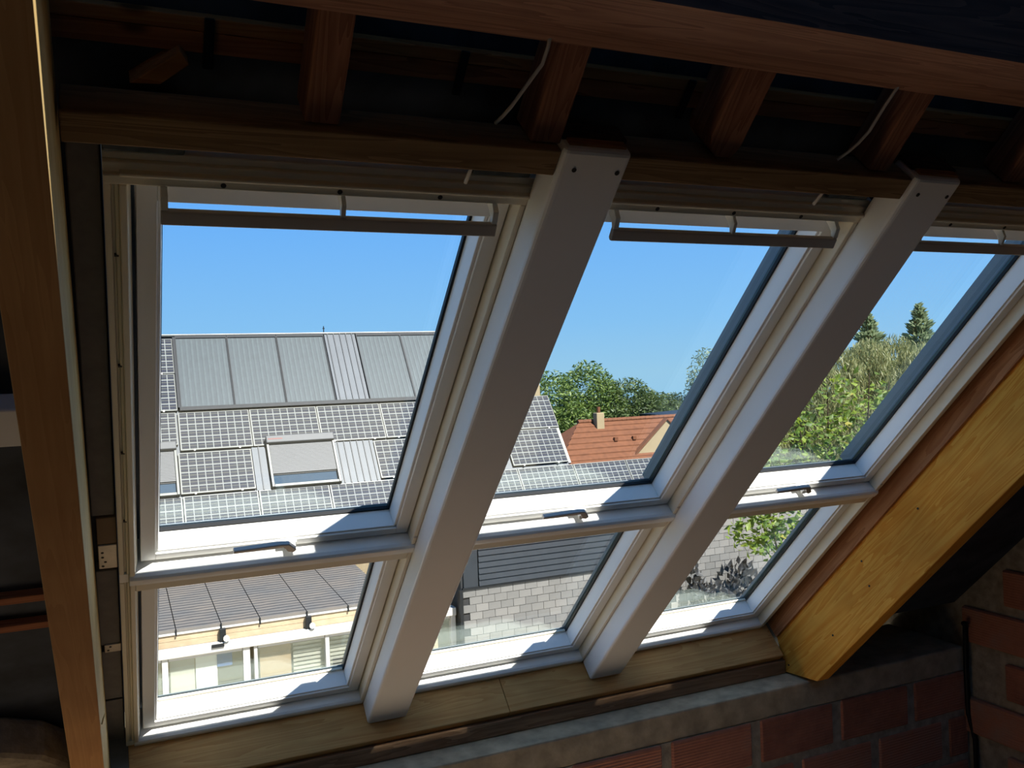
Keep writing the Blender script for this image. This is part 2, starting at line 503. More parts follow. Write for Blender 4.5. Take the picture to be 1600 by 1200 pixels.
def white_rafter(u, label):
    e = roof_empty('white_rafter', (u, 0, 0))
    o3 = (u, 0, 0)
    MB().box(u, u + .149, -.012, 2.343, -.087, 0).build('cladding', rafter_paint, e, origin=o3, bevel=.011, seg=3)
    MB().box(u + .012, u + .137, 2.3435, 2.349, -.032, -.012).build('wood_core', old_light_x, e, origin=o3)
    MB().box(u + .004, u + .145, 2.3435, 2.352, -.086, -.0325).build('packing', shade_dark_wood, e, origin=o3)
    for du in (.032, .128):
        MB().cyl((u + du, 2.298, -.001), (0, 0, 1), .005, .0022, 12).build('screw', screwm, e, origin=o3)
    tag(e, label, 'beam', 'white clad rafters between the roof windows')
white_rafter(0.0, 'white clad rafter standing between the left and middle window columns')
white_rafter(.92, 'white clad rafter standing between the middle and right window columns')

# left pine rafter (slightly out of parallel)
e = roof_empty('pine_rafter', (-.86, 0, 0))
A = [(-.922, -.25, -.1), (-.846, -.25, -.1), (-.861, 3.2, -.1), (-.940, 3.2, -.1), (-.922, -.25, .235), (-.846, -.25, .235), (-.861, 3.2, .235), (-.940, 3.2, .235)]
mb = MB(); mb.hexa(A)
mb.mi = [0, 1, 0, 0, 0, 0]
mb.build('timber', [pine_left, pine_front], e, origin=(-.86, 0, 0), bevel=.002)
tag(e, 'tall rough pine rafter along the left edge beside the windows', 'beam')
# a splinter on its arris
MB().tube([(-.847, .83, .232), (-.8435, .845, .226), (-.8395, .85, .216)], [.002, .0018, .0006], 5).build('splinter', pine_left, e, origin=(-.86, 0, 0))

# right yellow rafter
e = roof_empty('yellow_rafter', (1.9, 0, 0))
poly = [(3.2, -.134), (.01, -.134), (.0, -.05), (-.081, .108), (.07, .236), (3.2, .236)]
MB().prism(poly, 0, 1.9, 1.966).build('timber', pine_yellow, e, origin=(1.9, 0, 0), bevel=.003)
for v_, w_ in ((1.03, .055), (.66, .03), (.62, .12), (-.035, .1), (.3, .15)):
    MB().cyl((1.899, v_, w_), (-1, 0, 0), .0045, .0015, 8).build('nail', screwm, e, origin=(1.9, 0, 0))
tag(e, 'thick yellow pine rafter with knots right of the windows', 'beam')
o = roof_obj('packing_batten', MB().box(1.885, 1.8995, .0, 2.9, -.134, -.023), pine_pink, (1.89, 1, -.08), bevel=.002)
tag(o, 'pinkish packing batten nailed along the yellow rafter', 'batten')

# header beams between the rafters (above the window frames)
for u0, u1, lab in ((-.855, -.0012, 'brown header beam above the left window, meeting the pine rafter'),
                    (.1502, .9188, 'brown header beam above the middle window between the white rafters'),
                    (1.0702, 1.8835, 'brown header beam above the right window')):
    e0 = ((u0 + u1) / 2, 2.3, -.05)
    o = roof_obj('header_beam', MB().box(u0 if u0 > -.85 else -.852, u1, 2.276, 2.331, -.095, -.01), header_wood, e0, bevel=.003)
    tag(o, lab, 'beam', 'header beams above the roof windows')

# old rafters above, running up behind the purlin
for i, (u, wd, lab) in enumerate(((-.483, .060, 'old reddish rafter stub above the left window, leftmost of the row'),
                       (-.062, .064, 'old reddish rafter stub above the top of the first white rafter'),
                       (.335, .082, 'old reddish rafter stub with rounded lower end above the middle window'),
                       (.795, .058, 'old reddish rafter stub just left of the second white rafter top'),
                       (1.245, .062, 'old reddish rafter stub at the right edge above the right window'))):
    mb = MB()
    if i == 2:
        mb.prism([(u, 3.6), (u + wd, 3.6), (u + wd, 2.36), (u + wd - .012, 2.333), (u + .03, 2.333), (u + .008, 2.352), (u, 2.38)], 2, -.13, -.03)
    else:
        mb.box(u, u + wd, 2.333, 3.6, -.115 if i != 3 else -.12, -.03)
    o = roof_obj('old_rafter', mb, old_wood, (u, 2.9, -.07), bevel=.004)
    tag(o, lab, 'rafter', 'old rafters above the windows')
# two battens running across behind the old rafters
o = roof_obj('old_batten', MB().box(-3.5, 2.8, 2.43, 2.4535, -.1345, -.116), old_light_x, (0, 2.44, -.12), bevel=.002)
tag(o, 'lighter old tile batten crossing behind the old rafters', 'batten')
o = roof_obj('old_batten', MB().box(-3.5, 2.8, 2.393, 2.4285, -.1345, -.118), old_wood_x, (0, 2.41, -.12), bevel=.002)
tag(o, 'darker red old batten directly below the lighter batten', 'batten')
for v_ in (2.86, 3.22):
    o = roof_obj('old_batten', MB().box(-3.5, 2.8, v_, v_ + .035, -.1345, -.116), old_wood_x, (0, v_, -.12), bevel=.002)
    tag(o, 'old tile batten high up behind the purlin' if v_ < 3 else 'topmost old tile batten behind the purlin', 'batten')
# battens low in the left bay
for v_, wdt, lab in ((.87, .03, 'reddish batten left of the pine rafter, upper of two'), (.74, .03, 'reddish batten left of the pine rafter, lower of two')):
    o = roof_obj('old_batten', MB().box(-2.5, -.945, v_, v_ + wdt, -.1345, -.112), old_wood_x, (-1.7, v_, -.12), bevel=.002)
    tag(o, lab, 'batten')
o = roof_obj('pale_block', MB().box(-1.35, -.955, 1.5, 1.612, -.1345, -.085), rafter_paint, (-1.1, 1.55, -.1), bevel=.004)
tag(o, 'pale grey block showing left of the pine rafter', 'block')
o = roof_obj('mortar_lump', MB().prism([(-1.28, -.12), (-.96, -.11), (-.95, .1), (-1.02, .2), (-1.13, .27), (-1.3, .24)], 2, -.1345, .0), mortar, (-1.1, .05, -.1), bevel=.03, seg=3)
tag(o, 'rough stone and mortar lump in the bottom left corner', 'masonry')

# purlin: big old horizontal beam across the top right
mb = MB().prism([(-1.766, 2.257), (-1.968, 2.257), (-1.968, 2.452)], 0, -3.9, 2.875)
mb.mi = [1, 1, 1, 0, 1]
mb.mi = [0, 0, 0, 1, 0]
o = mb.build('purlin', [purlin_wood, shade_dark_wood], origin=(0, -1.87, 2.257), loc=(0, -1.87, 2.257))
tag(o, 'massive old purlin crossing the top of the attic', 'beam')

# hanging black straps on the battens
for u, lab in ((-.640, 'black strap hanging over the batten above the left window'), (-.205, 'black strap hanging over the batten left of the first white rafter'), (.287, 'black strap beside the rounded old rafter stub')):
    o = roof_obj('black_strap', MB().box(u, u + .016, 2.372, 2.456, -.1135, -.106), rubber, (u, 2.4, -.11), bevel=.002)
    tag(o, lab, 'strap', 'black straps on the battens')
# loose offcut of wood
mb = MB().prism([(-.752, 2.342), (-.705, 2.345), (-.662, 2.383), (-.676, 2.404)], 2, -.134, -.092)
o = roof_obj('wood_offcut', mb, old_light_x, (-.7, 2.37, -.1), bevel=.002)
tag(o, 'small loose wedge of wood lodged above the left window', 'wood offcut')

# cables
def cable(pts, lab, r=.0035):
    o = roof_obj('cable', MB().tube(pts, r, 6), cable_m, pts[0], smooth=True)
    tag(o, lab, 'cable', 'pale cables hanging from the roof')
cable([(-.092, 2.56, -.022), (-.088, 2.52, -.022), (-.089, 2.488, -.022), (-.100, 2.462, -.022), (-.111, 2.432, -.024), (-.123, 2.40, -.026), (-.131, 2.38, -.03), (-.140, 2.362, -.034)], 'thin pale cable hanging beside the first white rafter top')
cable([(.727, 2.56, -.022), (.726, 2.529, -.022), (.722, 2.49, -.022), (.720, 2.431, -.022), (.71, 2.40, -.023), (.699, 2.375, -.026), (.686, 2.353, -.03)], 'thin pale cable hanging near the second white rafter top')
cable([(.86, 2.80, .02), (.87, 2.75, .02), (.84, 2.70, .03)], 'short pale cable end above the purlin at top right')
cable([(-.149, 2.275, -.062), (-.150, 2.25, -.062), (-.152, 2.214, -.066)], 'short cable stub under the left header beam', .004)
cable([(.735, 2.275, -.062), (.734, 2.25, -.062), (.731, 2.214, -.066)], 'short cable stub under the middle header beam', .004)

# dark foam strip and perforated plates between pine rafter and left window
for v0, v1, lab in ((1.215, 2.235, 'long dark grey foam strip between pine rafter and left window'), (.62, .985, 'dark foam piece beside the lower left window, upper'), (.3, .585, 'dark foam piece beside the lower left window, lower'), (.02, .29, 'dark foam piece at the bottom left window corner')):
    o = roof_obj('foam_strip', MB().box(-.851, -.8, v0, v1, -.1345, -.104), foam, (-.825, v0, -.12), bevel=.003)
    tag(o, lab, 'insulation', 'foam strips beside the left window')
for v0, v1, lab in ((1.0, 1.1, 'perforated steel plate beside the left window transom'), (.585, .625, 'small perforated steel plate beside the lower left window')):
    e = roof_empty('steel_plate', (-.83, v0, -.1))
    o3 = (-.83, v0, -.1)
    MB().box(-.842, -.798, v0, v1, -.1345, -.100).build('plate', steel, e, origin=o3, bevel=.002)
    for du, dv in ((-.832, .012), (-.826, .03), (-.832, .05), (-.832, .07)):
        if v0 + dv < v1 - .005: MB().cyl((du, v0 + dv, -.0999), (0, 0, 1), .0035, .0008, 8).build('hole', rubber, e, origin=o3)
    tag(e, lab, 'bracket', 'steel plates beside the left window')
o = roof_obj('spacer_block', MB().box(-.842, -.798, 1.105, 1.21, -.1345, -.1005), tan_panel, (-.82, 1.15, -.12), bevel=.002)
tag(o, 'plain brown spacer block above the perforated steel plate', 'block')
for k, (u0, u1, lab) in enumerate(((-.795, -.665, 'dark steel mounting bracket at the top left window corner'), (-.13, -.005, 'dark steel mounting bracket at the top right of the left window'), (.79, .915, 'dark steel mounting bracket at the top right of the middle window'))):
    e = roof_empty('mounting_bracket', (u0, 2.24, -.09))
    o3 = (u0, 2.24, -.09)
    MB().box(u0, u1, 2.218, 2.275, -.115, -.092).build('plate', dark_steel, e, origin=o3, bevel=.003)
    MB().cyl(((u0 + u1) / 2, 2.252, -.0925), (0, 0, 1), .006, .0012, 10).build('hole', rubber, e, origin=o3)
    if k == 0: MB().cyl((-.787, 2.252, -.0925), (0, 0, 1), .009, .008, 12).build('bolt', rubber, e, origin=o3)
    tag(e, lab, 'bracket', 'window mounting brackets')

# ------------------------------------------------------------------ roof windows
def frame_side(mb, u0, du, v0, v1):
    """one stile of the frame; u0 outer edge, du sign towards the opening"""
    s = du
    def bx(a, b, w0, w1):
        a, b = u0 + s * a, u0 + s * b
        mb.box(min(a, b), max(a, b), v0, v1, w0, w1)
    bx(.0, .012, -.2, -.0885)
    bx(.012, .018, -.2, -.095)
    bx(.018, .025, -.2, -.089)
    bx(.025, .038, -.2, -.080)

def make_upper(k, label):
    p = .92 * k
    o3 = (p - .39, 1.6, -.15)
    e = roof_empty('window_%d' % (k + 1), o3)
    e['kind'] = 'structure'; tag(e, label, 'roof window')
    mb = MB()
    mb.prism([(p - .7585, -.0805), (p - .7505, -.13), (p - .7585, -.13)], 1, .98, 2.16)
    frame_side(mb, p - .796, 1, .9795, 2.16)
    frame_side(mb, p + .026, -1, .9795, 2.16)
    mb.box(p - .796, p + .026, 2.16, 2.179, -.2, -.080)
    mb.box(p - .77, p + .005, 2.179, 2.186, -.2, -.074)
    mb.box(p - .796, p + .026, 2.179, 2.2, -.2, -.088)
    mb.box(p - .796, p + .026, 2.2, 2.215, -.2, -.097)
    mb.build('frame', cream_plastic, e, origin=o3, bevel=.0025)
    mb = MB().prism([(.9405, -.2), (.979, -.2), (.979, -.088), (.975, -.079), (.968, -.0735), (.955, -.074), (.9405, -.077)], 0, p - .7725, p + .0085)
    mb.box(p - .796, p - .773, .9405, .979, -.2, -.09); mb.box(p + .009, p + .026, .9405, .979, -.2, -.09)
    mb.build('frame_ledge', white_paint, e, origin=o3, bevel=.002)
    # little screw slots down the frame
    for v_ in (1.2, 1.45, 1.72, 2.0):
        for u_ in ((p - .776,) if k == 0 else ()):
            MB().box(u_ - .006, u_ + .002, v_, v_ + .004, -.0955, -.0888).build('screw_slot', screwm, e, origin=o3)
    # screws of the header moulding
    for u_ in (-.60, -.39, -.19):
        MB().cyl((p + u_, 2.1695, -.0802), (0, 0, 1), .005, .001, 10).build('screw', screwm, e, origin=o3)
    MB().cyl((p - .0055, 1.015, -.0801), (0, 0, 1), .0055, .001, 10).build('screw', grey_paint, e, origin=o3)
    # sash
    L, Rr, Bv, Tv = p - .743, p - .016, .986, 2.152
    gl, gr, gb, gt = p - .700, p - .060, 1.0175, 2.103
    mb = MB()
    mb.box(L, gl - .007, Bv, Tv, -.2, -.12); mb.box(gl - .007, gl, gb, gt, -.2, -.127)
    mb.box(gr + .008, Rr, Bv, Tv, -.2, -.12); mb.box(gr, gr + .008, gb - .006, gt, -.2, -.127)
    mb.box(gl - .007, gr + .008, Bv, gb - .006, -.2, -.12); mb.box(gl - .007, gr, gb - .006, gb, -.2, -.127)
    mb.box(gl - .007, gr + .008, gt, Tv, -.2, -.118)
    mb.prism([(gl - .0068, -.1275), (gl + .0055, -.1862), (gl - .0068, -.1862)], 1, gb + .001, gt)
    s = mb.build('sash', white_paint, e, origin=o3, bevel=.0018)
    mb = MB()
    g = .0065
    mb.box(gl, gl + g, gb, gt, -.196, -.186); mb.box(gr - g, gr, gb, gt, -.196, -.186)
    mb.box(gl + g, gr - g, gb, gb + g, -.196, -.186); mb.box(gl + g, gr - g, gt - g, gt, -.196, -.186)
    mb.build('gasket', rubber, s, origin=o3)
    MB().box(gl + .001, gr - .001, gb + .001, gt - .001, -.207, -.198).build('glass_pane', glass, s, origin=o3)
    # aluminium cover outside
    mb = MB()
    mb.box(p - .80, gl - .035, .95, 2.2, -.28, -.2085); mb.box(gr + .035, p + .03, .95, 2.2, -.28, -.2085)
    mb.box(gl - .035, gl, .95, 2.2, -.213, -.2085); mb.box(gr, gr + .035, .95, 2.2, -.213, -.2085)
    mb.box(gl, gr, .95, gb - .001, -.212, -.2085); mb.box(gl - .0345, gr + .0345, gt + .001, 2.2, -.24, -.2135)
    mb.build('outer_cover', clad, e, origin=o3, bevel=.003)
    # ventilation bar with its three curved brackets
    vb = MB().prism([(2.100, -.066), (2.124, -.070), (2.127, -.064), (2.124, -.056), (2.100, -.051), (2.097, -.058)], 0, p - .705, p - .062).build('ventilation_bar', grey_paint, e, origin=o3, bevel=.002)
    for u_, wd in ((p - .705, .012), (p - .386, .009), (p - .074, .012)):
        MB().prism([(2.120, -.064), (2.127, -.058), (2.150, -.066), (2.160, -.086), (2.163, -.117), (2.144, -.117), (2.14, -.095), (2.134, -.078)], 0, u_, u_ + wd).build('bar_bracket', white_paint, vb, origin=o3, bevel=.001)
    # lever handle at the foot of the sash
    hc = p - .372
    h = MB().prism([(hc - .145, 1.042), (hc - .02, 1.049), (hc + .002, 1.046), (hc + .024, 1.017), (hc + .016, 1.007), (hc + .002, 1.012), (hc - .014, 1.035), (hc - .145, 1.030)], 2, -.094, -.079).build('handle', chrome, e, origin=o3, bevel=.003)
    h['label'] = 'satin chrome lever'
    MB().cyl((hc + .012, 1.004, -.1195), (0, 0, 1), .014, .026, 16).box(hc - .02, hc + .03, .990, 1.012, -.1199, -.112).build('handle_base', white_paint, h, origin=o3, bevel=.002)
    return e

def make_lower(k, label):
    p = .92 * k
    o3 = (p - .39, .45, -.15)
    e = roof_empty('window_%d' % (k + 4), o3)
    e['kind'] = 'structure'; tag(e, label, 'roof window')
    mb = MB()
    mb.prism([(p - .7585, -.0805), (p - .7505, -.13), (p - .7585, -.13)], 1, .021, .905)
    frame_side(mb, p - .796, 1, .021, .94)
    frame_side(mb, p + .026, -1, .021, .94)
    mb.box(p - .758, p - .012, .905, .94, -.2, -.082)
    mb.build('frame', cream_plastic, e, origin=o3, bevel=.0025)
    mb = MB().prism([(-.0125, -.2), (.0205, -.2), (.0205, -.092), (.016, -.084), (.008, -.080), (-.0125, -.083)], 0, p - .7715, p - .0005)
    mb.box(p - .796, p - .772, -.0125, .0205, -.2, -.089); mb.box(p + .0, p + .026, -.0125, .0205, -.2, -.0895)
    mb.build('frame_ledge', white_paint, e, origin=o3, bevel=.002)
    L, Rr, Bv, Tv = p - .743, p - .016, .028, .9
    gl, gr, gb, gt = p - .700, p - .060, .066, .878
    mb = MB()
    mb.box(L, gl - .007, Bv, Tv, -.2, -.12); mb.box(gl - .007, gl, gb, gt, -.2, -.127)
    mb.box(gr + .008, Rr, Bv, Tv, -.2, -.12); mb.box(gr, gr + .008, gb - .006, gt, -.2, -.127)
    mb.box(gl - .007, gr + .008, Bv, gb - .006, -.2, -.12); mb.box(gl - .007, gr, gb - .006, gb, -.2, -.127)
    mb.box(gl - .007, gr + .008, gt, Tv, -.2, -.118)
    mb.prism([(gl - .0068, -.1275), (gl + .0055, -.1862), (gl - .0068, -.1862)], 1, gb + .001, gt)
    s = mb.build('sash', white_paint, e, origin=o3, bevel=.0018)
    g = .0065
    mb = MB()
    mb.box(gl, gl + g, gb + g, gt, -.196, -.186); mb.box(gr - g, gr, gb + g, gt, -.196, -.186); mb.box(gl + g, gr - g, gt - g, gt, -.196, -.186)
    mb.build('gasket', rubber, s, origin=o3)
    MB().box(gl, gr, gb, gb + .010, -.196, -.188).build('glazing_strip', cream_plastic, s, origin=o3, bevel=.001)
    MB().box(gl + .001, gr - .001, gb + .001, gt - .001, -.207, -.198).build('glass_pane', glass, s, origin=o3)
    mb = MB()
    mb.box(p - .80, gl, -.012, .95, -.222, -.2085); mb.box(gr, p + .03, -.012, .95, -.222, -.2085)
    mb.box(gl, gr, -.012, gb - .001, -.212, -.2085); mb.box(gl, gr, gt, .95, -.212, -.2085)
    mb.build('outer_cover', clad, e, origin=o3, bevel=.003)
    return e
make_upper(0, 'upper roof window on the left showing solar panels opposite')
make_upper(1, 'upper roof window in the middle showing trees and an orange roof')
make_upper(2, 'upper roof window on the right beside the yellow rafter')
make_lower(0, 'fixed lower roof window on the left above the veranda view')
make_lower(1, 'fixed lower roof window in the middle showing pale slates')
make_lower(2, 'fixed lower roof window on the right with leaves behind it')

# ================================================================== OUTSIDE
GZ = -5.2
mb = MB().box(-60, 160, .5, 160, GZ - .3, GZ)
o = mb.build('ground', grass_m, origin=(20, 30, GZ), loc=(20, 30, GZ)); tag(o, 'green ground between the houses', 'ground', kind='structure')
mb = MB().box(-12, 22, .6, 14.5, GZ, GZ + .02)  # unseen; widened and lightened to bounce light up into the windows
o = mb.build('unseen_courtyard', paving, origin=(4, 10, GZ), loc=(4, 10, GZ + .0)); tag(o, 'unseen gravel yard made pale to bounce light into the windows', 'gravel', kind='structure')

# --- opposite house; its front roof slope carries everything (slope frame: X along, s up the slope, n out of it)
TH = math.radians(54)
P0 = Vector((0, 18.377, .223))
SROT = Matrix(((1, 0, 0), (0, math.cos(TH), -math.sin(TH)), (0, math.sin(TH), math.cos(TH))))
SE = SROT.to_euler()
def s2w(x, s, n=0): return SROT @ Vector((x, s, n)) + P0
hs = empty('neighbour_house', (4, 19, GZ))
def hp(mbb, name, m, **kw):
    return mbb.build(name, m, hs, origin=(4, 19, GZ), **kw)
ridge = s2w(0, 3.42); lowr = s2w(0, 1.06); eave = s2w(0, -2.45)
XL, XH, XR, XE = -7.0, 8.75, 10.2, 13.4
# roof slabs
def slab(x0, x1, s0, s1, t=.12):
    a = s2w(0, s0); b = s2w(0, s1); c = s2w(0, s1, -t); d = s2w(0, s0, -t)
    return MB().prism([(a.y, a.z), (b.y, b.z), (c.y, c.z), (d.y, d.z)], 0, x0, x1)
hp(slab(XL, XH, -1.16, 3.42), 'upper_roof', zinc)
hp(slab(XH, XR, -1.16, 1.06), 'side_roof', zinc)
hp(slab(XL, XE, -2.45, -1.165), 'lower_roof', zinc)
# rear slopes, walls
def back(x0, x1, rr, zb, name):
    hp(MB().prism([(rr.y, rr.z), (rr.y + (rr.z - zb), zb), (rr.y + (rr.z - zb), zb - .1), (rr.y, rr.z - .14)], 0, x0, x1), name, lead_dark)
back(XL, XH, ridge, -1.5, 'rear_roof'); back(XH + .001, XR, lowr, -1.5, 'rear_roof')
hp(MB().prism([(ridge.y, ridge.z - .12), (eave.y + .5, eave.z + .55), (eave.y + .5, GZ), (ridge.y + 4.3, GZ), (ridge.y + 4.3, -1.5)], 0, XH - .2, XH - .02), 'gable_wall', wall_cream)
hp(MB().prism([(lowr.y, lowr.z - .12), (eave.y + .5, eave.z + .55), (eave.y + .5, GZ), (lowr.y + 2.4, GZ), (lowr.y + 2.4, -1.5)], 0, XR - .2, XR - .02), 'gable_wall', wall_cream)
hp(MB().box(XL, XE - .2, eave.y + .5, eave.y + .8, GZ, eave.z + .45), 'front_wall', wall_cream)
hp(MB().box(XL, XH, ridge.y - .09, ridge.y + .14, ridge.z - .02, ridge.z + .05), 'ridge_cap', alu, bevel=.02)
hp(MB().prism([(lowr.y - .1, lowr.z - .06), (lowr.y + .12, lowr.z - .06), (lowr.y + .1, lowr.z + .04), (lowr.y - .05, lowr.z + .03)], 0, XH, XR), 'ridge_cap', alu)
# pale verge strip of the side roof
a, b = s2w(0, -1.12, .03), s2w(0, 1.06, .03); c, d = s2w(0, 1.06, -.05), s2w(0, -1.12, -.05)
hp(MB().prism([(a.y, a.z), (b.y, b.z), (c.y, c.z), (d.y, d.z)], 0, XR, XR + .07), 'verge_strip', pvc)
hp(MB().box(9.72, 10.14, 19.15, 19.6, .6, 1.5), 'chimney', wall_cream, bevel=.02)
tag(hs, 'long neighbouring house whose steep roof is covered in solar panels', 'house')
o = MB().tube([(4.39, 20.42, 2.9), (4.39, 20.42, 3.21)], .013, 6).box(4.36, 4.42, 20.41, 20.43, 3.14, 3.16).build('aerial_rod', lead_dark, origin=(4.39, 20.42, 2.9), loc=(4.39, 20.42, 2.9))
tag(o, 'thin aerial rod on the ridge between the solar collectors', 'aerial')

def slope_empty(name, x, s): return empty(name, s2w(x, s, 0), SE)
# photovoltaic panels
pv_parts = None
def pv(x0, s0, label, w=1.60, h=1.05):
    global pv_parts
    e = slope_empty('photovoltaic_module', x0, s0)
    if pv_parts is None:
        fm = MB()
        fm.box(0, 1.6, 0, .022, .03, .075); fm.box(0, 1.6, 1.028, 1.05, .03, .075); fm.box(0, .022, .022, 1.028, .03, .075); fm.box(1.578, 1.6, .022, 1.028, .03, .075)
        f = fm.build('panel_frame', alu, e)
        c = MB().box(.0, 1.556, .0, 1.006, .032, .07).build('cell_sheet', pv_m, e)
        cl = MB().box(.28, .32, -.03, .02, .06, .085).build('clamp', pvc, e)
        cr = MB().box(1.28, 1.32, -.03, .02, .06, .085).build('clamp', pvc, e)
        pv_parts = (f, c, cl, cr)
        c.location = (.022, .022, 0)
    else:
        for q in pv_parts: dup(q, e)
    e.scale = (w / 1.6, h / 1.05, 1)
    tag(e, label, 'photovoltaic module', 'photovoltaic modules on the opposite roof')
names1 = ['first', 'second', 'third', 'fourth', 'fifth', 'sixth', 'seventh', 'eighth', 'ninth']
for i in range(6):
    pv(.565 + i * 1.627 - i * .008, 0.005, 'photovoltaic module in the row right under the collectors, %s from the left pane edge' % names1[i], 1.60)
pv(.50, -1.135, 'photovoltaic module just left of the shuttered skylight', 1.60, 1.07)
pv(5.05, -1.135, 'photovoltaic module right of the ribbed zinc sheet by the skylight', 1.60, 1.07)
pv(6.7, -1.135, 'photovoltaic module in the skylight row, second right of the zinc sheet', 1.6, 1.07)
pv(8.58, -1.1, 'photovoltaic module beside the pale verge at the roof end', 1.6, 1.07)
for i in range(8):
    pv(.53 + i * 1.625 - 1.625 * 0, -2.23, 'photovoltaic module in the lowest row, %s from the left' % names1[i], 1.6, 1.03)
pv(-1.1, -2.23, 'photovoltaic module in the lowest row at the left pane edge', 1.6, 1.03)
pv(-1.02, 2.215, 'photovoltaic module left of the collectors, upper one', 1.6, 1.07)
pv(-1.03, 1.12, 'photovoltaic module left of the collectors, lower one', 1.6, 1.07)
pv(-1.08, .17, 'photovoltaic module above the half-hidden shuttered skylight', 1.6, .89)

# solar thermal collectors
coll = None
def collector(x0, label):
    global coll
    e = slope_empty('solar_collector', x0, 1.17)
    if coll is None:
        parts = []
        parts.append(MB().box(0, 1.2, 0, 2.17, .02, .09).build('absorber', collector_m, e))
        f = MB().box(-.012, 1.212, 2.10, 2.19, .02, .115).box(-.012, .008, 0, 2.10, .02, .115).box(1.192, 1.212, 0, 2.10, .02, .115).box(-.012, 1.212, -.02, 0.0, .02, .115)
        parts.append(f.build('collector_frame', lead_dark, e))
        for k in range(9):
            x = .10 + k * .122
            parts.append(MB().box(x, x + .05, .02, 2.08, .088, .096).build('absorber_rib', collector_seam, e))
        coll = parts
    else:
        for q in coll: dup(q, e)
    tag(e, label, 'solar collector', 'solar thermal collectors under the ridge')
for x0, lb in ((.655, 'grey solar thermal collector furthest left under the ridge'), (1.885, 'grey solar thermal collector second from the left under the ridge'), (3.117, 'grey solar thermal collector just left of the zinc strip'),
               (5.215, 'grey solar thermal collector just right of the zinc strip'), (6.44, 'grey solar thermal collector second right of the zinc strip')):
    collector(x0, lb)
# dark flashing under and left of the collectors
e = slope_empty('flashing', 4.5, 1.1)
MB().box(.62 - 4.5, 8.7 - 4.5, -.03, .075, .03, .14).build('sill_strip', lead_dark, e)
MB().box(.585 - 4.5, .64 - 4.5, .075, 2.2, .03, .12).build('side_strip', lead_dark, e)
tag(e, 'dark flashing along the foot of the collectors', 'flashing')
# ribbed zinc sheets
def zsheet(x0, x1, s0, s1, n, label):
    e = slope_empty('zinc_sheet', x0, s0)
    MB().box(0, x1 - x0, 0, s1 - s0, .02, .06).build('sheet', zinc, e)
    for k in range(n):
        x = (x1 - x0) * (k + .5) / n
        MB().box(x - .012, x + .012, .0, s1 - s0, .06, .085).build('rib', zinc_rib, e)
    tag(e, label, 'metal sheet')
zsheet(4.37, 5.19, 1.18, 3.40, 5, 'ribbed zinc strip between the solar collectors')
zsheet(4.075, 5.03, -1.19, -.03, 6, 'ribbed zinc sheet right of the shuttered skylight')
zsheet(2.12, 2.43, -1.19, -.03, 1, 'smooth zinc strip left of the shuttered skylight')
# skylights with roller shutters
def skylight(x0, x1, label):
    e = slope_empty('skylight', x0, -1.19)
    w = x1 - x0
    MB().box(0, w, 1.16, 1.36, .03, .24).build('shutter_hood', shutter_m, e, bevel=.02)
    MB().box(0, .06, .0, 1.16, .03, .18).box(w - .06, w, .0, 1.16, .03, .18).box(.06, w - .06, .0, .07, .03, .17).build('skylight_frame', alu, e, bevel=.008)
    sh = MB(); k = 0
    s = .36
    while s < 1.15:
        sh.box(.06, w - .06, s, s + .036, .11, .15); s += .041
    st = sh.build('shutter_slats', shutter_m, e); st['kind'] = 'stuff'
    MB().box(.06, w - .06, .34, 1.16, .08, .115).build('shutter_backing', shutter_groove, e)
    MB().box(.06, w - .06, .07, .34, .07, .09).build('pane', dark_glass, e)
    MB().box(.04, .38, 1.24, 1.275, .24, .2415).build('printed_mark', red_print, e)
    tag(e, label, 'skylight', 'shuttered skylights on the opposite roof')
skylight(2.45, 4.06, 'skylight with half lowered grey roller shutter on the opposite roof')
skylight(-1.13, .47, 'shuttered skylight cut by the left edge of the pane')

# --- veranda in front of the opposite house
VF, VB_, VZ0, VZ1 = 13.4, 17.4, -2.5, -2.32
ve = empty('veranda', (2, VF, GZ))
def vp(mbb, name, m, **kw): return mbb.build(name, m, ve, origin=(2, VF, GZ), **kw)
xs = [-2.42, -1.6, -.77, .05, .80, 1.47, 2.31, 3.08, 3.98]
for i in range(len(xs) - 1):
    x0, x1 = xs[i] + .008, xs[i + 1] - .008
    MB().hexa([(x0 - 2, -.12, VZ0 - GZ - .05), (x1 - 2, -.12, VZ0 - GZ - .05), (x1 - 2, VB_ - VF, VZ1 - GZ - .05), (x0 - 2, VB_ - VF, VZ1 - GZ - .05),
               (x0 - 2, -.12, VZ0 - GZ), (x1 - 2, -.12, VZ0 - GZ), (x1 - 2, VB_ - VF, VZ1 - GZ), (x0 - 2, VB_ - VF, VZ1 - GZ)]).build('roof_panel', veranda_m, ve)
vp(MB().hexa([(xs[0], VF - .05, VZ0 - .09), (xs[-1], VF - .05, VZ0 - .09), (xs[-1], VB_, VZ1 - .09), (xs[0], VB_, VZ1 - .09), (xs[0], VF - .05, VZ0 - .055), (xs[-1], VF - .05, VZ0 - .055), (xs[-1], VB_, VZ1 - .055), (xs[0], VB_, VZ1 - .055)]), 'roof_base', lead_dark)
vp(MB().box(xs[0], xs[-1], VF - .13, VF - .03, VZ0 - .09, VZ0 - .052), 'eaves_strip', pvc)
vp(MB().box(xs[0], xs[-1], VF - .10, VF - .03, VZ0 - .20, VZ0 - .092), 'fascia_board', fascia_wood)
vp(MB().box(xs[0], xs[-1], VF - .10, VF - .03, VZ0 - .31, VZ0 - .205), 'fascia_board', fascia_wood)
vp(MB().box(xs[0], 5.2, VF - .22, VF + .0, VZ0 - .47, VZ0 - .315), 'top_rail', pvc, bevel=.01)
